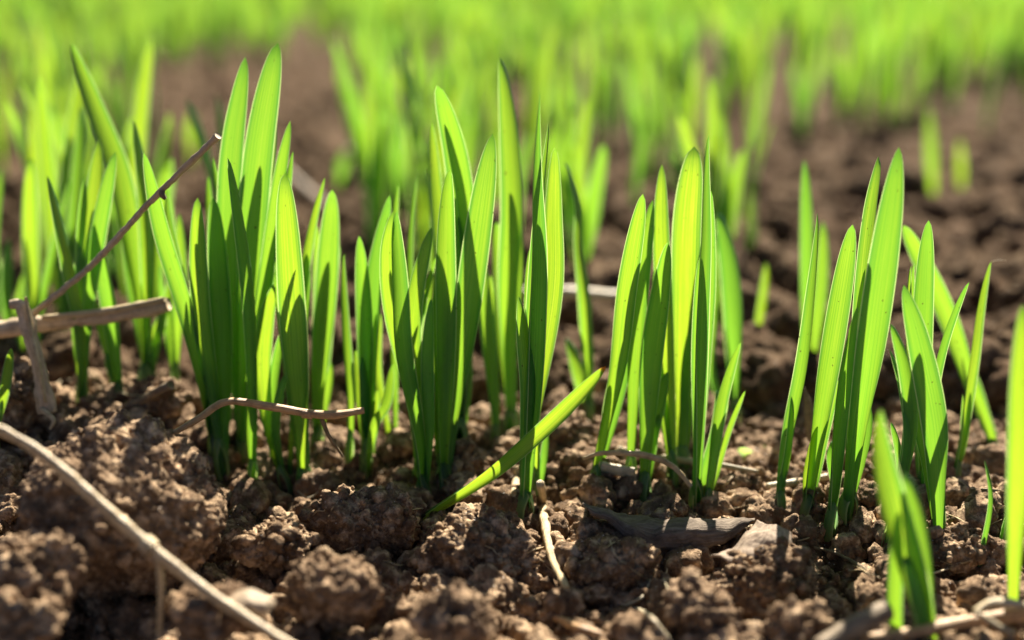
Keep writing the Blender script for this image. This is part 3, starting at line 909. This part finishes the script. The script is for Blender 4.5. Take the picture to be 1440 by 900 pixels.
# ---- right-centre clump
seedling("right-centre clump's left seedling, bright blade curving left to its foot", (833, 693), [
    L([(842, 640), (868, 520), (882, 400), (904, 273)], 38, phi=(.1, .2), hand=1)])
seedling("right-centre clump's second seedling, blade half in shade", (886, 690), [
    L([(889, 600), (896, 470), (906, 370), (918, 281)], 36, phi=(.2, .4), hand=-1)])
seedling("right-centre clump's dark front blade leaning right", (905, 706), [
    L([(909, 620), (914, 510), (926, 420), (939, 341)], 44, phi=(.2, .35), hand=1, th=1.0)])
seedling("rear seedling of the right-centre clump with a rounded pale tip", (946, 682), [
    L([(943, 580), (934, 430), (930, 320), (931, 231)], 34, phi=(0, .2))])
seedling("widest seedling of the right-centre clump, glowing veined blade", (958, 668), [
    L([(960, 560), (963, 430), (966, 310), (976, 206)], 54, phi=(0, .1), hand=-1, th=.6)])
seedling("right-centre clump's narrow blue-green blade in front", (978, 724), [
    L([(984, 600), (994, 460), (1000, 340), (997, 189)], 42, phi=(.5, 1.05), th=1.3, hand=1),
    L([(982, 600), (982, 480), (985, 360)], 30, dy=4)])
seedling("broad darker blade at the right rear of the right-centre clump", (1032, 602), [
    L([(1032, 540), (1028, 460), (1020, 370), (1008, 298)], 42, phi=(.2, .5)), L([(1000, 520), (1002, 400), (1010, 300)], 30, phi=(.6, .8))])
seedling("short leaf in front at the right foot of the right-centre clump", (991, 728), [
    L([(1004, 650), (1020, 565), (1042, 482)], 30, phi=(.3, .6), hand=1)])
# ---- right group
seedling("small lone sprout on the soil between the two right clumps", (1060, 505), [
    L([(1064, 470), (1070, 420), (1077, 369)], 20, phi=(.3, .5))], sheath=False)
seedling("soft-focus seedling of two rounded blades behind the slender right blade", (1138, 560), [
    L([(1134, 460), (1133, 330), (1131, 225)], 26), L([(1143, 500), (1153, 400), (1157, 310)], 28)])
seedling("slender S-curved seedling left of the tall right clump", (1094, 735), [
    L([(1103, 640), (1122, 520), (1135, 400), (1149, 299)], 40, phi=(.1, 1.0), taper=.4, hand=-1)])
seedling("bright blade left of the tall right pair", (1133, 736), [
    L([(1148, 630), (1166, 520), (1184, 410), (1199, 316)], 44, phi=(.1, .2), hand=1)])
seedling("tall right pair's wide bright blade with dark specks", (1190, 732), [
    L([(1206, 600), (1226, 450), (1246, 320), (1264, 207)], 56, phi=(-.1, .05), hand=-1, th=.55),
    L([(1200, 590), (1206, 420), (1218, 300), (1235, 220)], 38, phi=(.4, .5), dy=4)])
seedling("dark shaded blade in front of the tall right pair", (1166, 756), [
    L([(1180, 640), (1194, 540), (1207, 430)], 38, phi=(.3, .6), th=1.2)])
seedling("tiny pale shoot between the stems of the tall right pair", (1176, 700), [
    L([(1172, 670), (1167, 640), (1170, 620)], 18)], sheath=False)
seedling("seedling split by a diagonal shadow right of the tall pair", (1324, 792), [
    L([(1318, 690), (1312, 590), (1292, 480), (1271, 401)], 50, phi=(-.1, .3), hand=-1, th=.9)])
seedling("upright round-tipped blade behind the shadow-split seedling", (1296, 700), [
    L([(1297, 580), (1300, 440), (1306, 310)], 40, phi=(0, .1), hand=1), L([(1306, 620), (1330, 500), (1363, 397)], 30, phi=(.6, .7), dy=-3)])
seedling("right seedling whose blade slants down from upper left", (1402, 650), [
    L([(1390, 600), (1362, 530), (1330, 440), (1270, 317)], 40, phi=(.1, .3))])
seedling("thin seedling with a cobweb thread at its tip by the right edge", (1340, 690), [
    L([(1358, 600), (1375, 510), (1384, 440), (1394, 368)], 30, phi=(.3, .7))])
seedling("leaf curving behind the blurred foreground blade", (1246, 776), [
    L([(1262, 700), (1276, 600), (1268, 520), (1252, 455)], 34, phi=(.2, .5))])
seedling("blurred foreground seedling with a wide blade pointing up left", (1308, 960), [
    L([(1305, 900), (1286, 800), (1262, 690), (1239, 576)], 74, phi=(-.05, -.8), hand=1, th=1.0, taper=.35),
    L([(1264, 900), (1262, 800), (1264, 720)], 30, dy=-1, foot=False)], y=-52)
seedling("tall seedling cut by the right edge of the picture", (1424, 930), [
    L([(1426, 800), (1430, 650), (1432, 540), (1438, 428)], 42, phi=(.1, .1), hand=-1)], y=-40)
seedling("small thin sprout standing alone near the right edge", (1374, 812), [
    L([(1383, 760), (1390, 700), (1384, 647)], 18, phi=(.3, .9))])
seedling("short stem at the right edge behind the small thin sprout", (1408, 768), [
    L([(1414, 735), (1422, 700), (1432, 650)], 18, phi=(.3, .6))])
seedling("tiny whitish-green sprout beside the pale straw behind the dark dead leaf", (1062, 662), [
    L([(1058, 650), (1050, 640), (1038, 632)], 24, mat=M_SHEATH, phi=(.3, .2), foot=False), L([(1074, 650), (1076, 640), (1075, 626)], 14)], sheath=False)

# ------------------------------------------------------------------ seedlings of the rows behind
def rand_leaf_local(h, w, az, lean, nseg=14, m=4):
    k = np.linspace(0, 1, 6)
    r = lean * h * k ** 1.8
    cl = np.stack([np.cos(az) * r, np.sin(az) * r, h * k - 3 * (1 - k) ** 4], 1)
    return leaf_geo(cl, w, phi=(random.uniform(-.9, .9), random.uniform(-.9, .9)), theta_top=random.uniform(.6, 1.2), hand=random.choice((1, -1)),
                    nseg=nseg, m=m, taper=.5)

protos = []
for i in range(12):
    ms = []
    for j in range(random.choice((2, 3, 3))):
        V, F, UV = rand_leaf_local(random.uniform(48, 74), random.uniform(3.6, 5.2), random.uniform(0, 2 * math.pi), random.uniform(.04, .17))
        ms.append(mesh_from("leaf", V, F, M_LEAF, UV))
    protos.append(ms)


def project(p):
    d = np.asarray(p) - CAM
    z = d @ FWD
    return 720 + FPX * (d @ RGT) / z, 450 - FPX * (d @ UPV) / z


def wanted(px, py):
    """how thickly sown the soil is where it shows at this place of the photograph's field"""
    if py > 520: return 0
    gaps = [(375, 255, 130, 150), (240, 190, 40, 50), (1260, 312, 240, 100), (1180, 120, 18, 50), (820, 160, 24, 30), (1370, 170, 24, 22), (720, 500, 400, 70)]
    for gx, gy, rx, ry in gaps:
        if ((px - gx) / rx) ** 2 + ((py - gy) / ry) ** 2 < 1: return 0
    if px > 1060 and py > 208: return 0
    if 215 < px < 505 and py > 95: return 0.06
    if py > 440: return 0.5 if px < 215 else 0
    if px < 215 and py > 200: return 0.6
    return 1.0


far_V, far_F, far_UV, fb0 = [], [], [], 0
cands = []
for row in range(60):
    y0 = 150 + 100 * row if row < 40 else 150 + 100 * 40 + 170 * (row - 40)
    half = min((y0 + 231) * 0.364 * 1.25 + 40, 3200)
    n = int(2 * half / (2.9 if row == 0 else 5.5 if row < 4 else 7.0 if row < 25 else 13))
    for k in range(n):
        x = random.uniform(-half, half); y = y0 + random.gauss(0, 14 if row == 0 else 24)
        cands.append((x, y))
for _ in range(55):
    cands.append((random.uniform(-230, -75), random.uniform(62, 130)))
cx = np.array(cands)
cz = terrain(cx[:, 0], cx[:, 1], 1.5)
sel, seen, taken = [], [], {}
tuft = np.clip(0.7 + 1.8 * vnoise(np.stack([cx[:, 0] / 34, cx[:, 1] / 70, 0 * cz], 1), 77), 0.05, 1.0)
tuft = np.where(cx[:, 1] < 210, np.maximum(tuft, .8), tuft)
for (x, y), z in zip(cands, cz):
    px, py = project((x, y, z))
    cell = (int(x // 7), int(y // 7))
    near_by = y < 520 and any(math.hypot(x - a, y - b) < 6.5 for i in (-1, 0, 1) for j in (-1, 0, 1) for a, b in taken.get((cell[0] + i, cell[1] + j), ()))
    if not near_by and random.random() < wanted(px, py) * tuft[len(seen)]:
        taken.setdefault(cell, []).append((x, y))
        sel.append((y, x, z, px, py))
    seen.append(0)
sel.sort()
in_view = lambda s: -60 < s[3] < 1500
near = [s for s in sel if in_view(s)][:240]
near_set = set(near)
ZONES = [(-999, 240, "out-of-focus seedling in the thick patch at left behind the thin twig"),
         (240, 505, "out-of-focus seedling scattered over the bare soil behind the big clump"),
         (505, 720, "out-of-focus seedling in the second row behind the middle clump"),
         (720, 905, "out-of-focus seedling in the second row behind the central seedlings"),
         (905, 1065, "out-of-focus seedling in the row behind the right-centre clump"),
         (1065, 9999, "out-of-focus seedling in the rear row beyond the bare soil at right")]
for s in near:
    y, x, z, px, py = s
    root = bpy.data.objects.new("grass_seedling", None); C.objects.link(root)
    root.location = Vector((x, y, z)) * MM
    root.rotation_euler = (0, 0, random.uniform(0, 2 * math.pi))
    root.scale = (1, 1, random.uniform(.62, 1.08))
    zi = next(i for i, q in enumerate(ZONES) if q[0] <= px < q[1])
    far = y > 480
    lab = ZONES[zi][2] if not far else ZONES[zi][2].replace("second row", "far rows").replace("the row", "the far rows")
    tag(root, lab, "seedling", "blurred seedlings: " + lab.replace("out-of-focus seedling ", ""))
    for me in protos[random.randrange(len(protos))]:
        o = bpy.data.objects.new("leaf", me); C.objects.link(o); o.parent = root
small = [[rand_leaf_local(random.uniform(46, 74), random.uniform(3.6, 5.4), random.uniform(0, 6.28), random.uniform(.05, .3), 8, 2) for _ in range(3)] for _ in range(24)]
for s in sel:
    if s in near_set: continue
    y, x, z, px, py = s
    a = random.uniform(0, 2 * math.pi); ca, sa = math.cos(a), math.sin(a)
    k = random.uniform(.75, 1.15)
    for V, F, UV in small[random.randrange(24)]:
        W = np.stack([V[:, 0] * ca - V[:, 1] * sa + x, V[:, 0] * sa + V[:, 1] * ca + y, V[:, 2] * k + z], 1)
        far_V.append(W); far_F.append(F + fb0); far_UV.append(UV); fb0 += len(W)
tag(link("distant_seedlings", mesh_from("distant_seedlings", np.vstack(far_V), np.vstack(far_F), M_LEAF, np.vstack(far_UV))),
    "bright green mass of distant seedlings filling the field behind", "seedlings", kind="stuff")

for label, base, pts, w in (
        ("lone blurred seedling of one long blade on the far bare soil at right", (1312, 300), [(1312, 260), (1308, 210), (1306, 150)], 24),
        ("shorter lone blurred seedling right of the long-bladed one on bare soil", (1352, 296), [(1352, 265), (1352, 230), (1350, 196)], 20),
        ("single pale blurred leaf on the bare brown soil above the big clump", (268, 232), [(268, 215), (268, 190), (270, 160)], 24),
        ("forked yellowish blurred seedling left of the pale straw behind the middle clump", (480, 262), [(480, 245), (484, 225), (492, 203)], 24)):
    seedling(label, base, [L(pts, w * 0.95, te=3.2, tw=.55)], group="lone blurred seedlings on bare soil", sheath=False)

print("seedlings in view:", len(near), "sown:", len(sel))
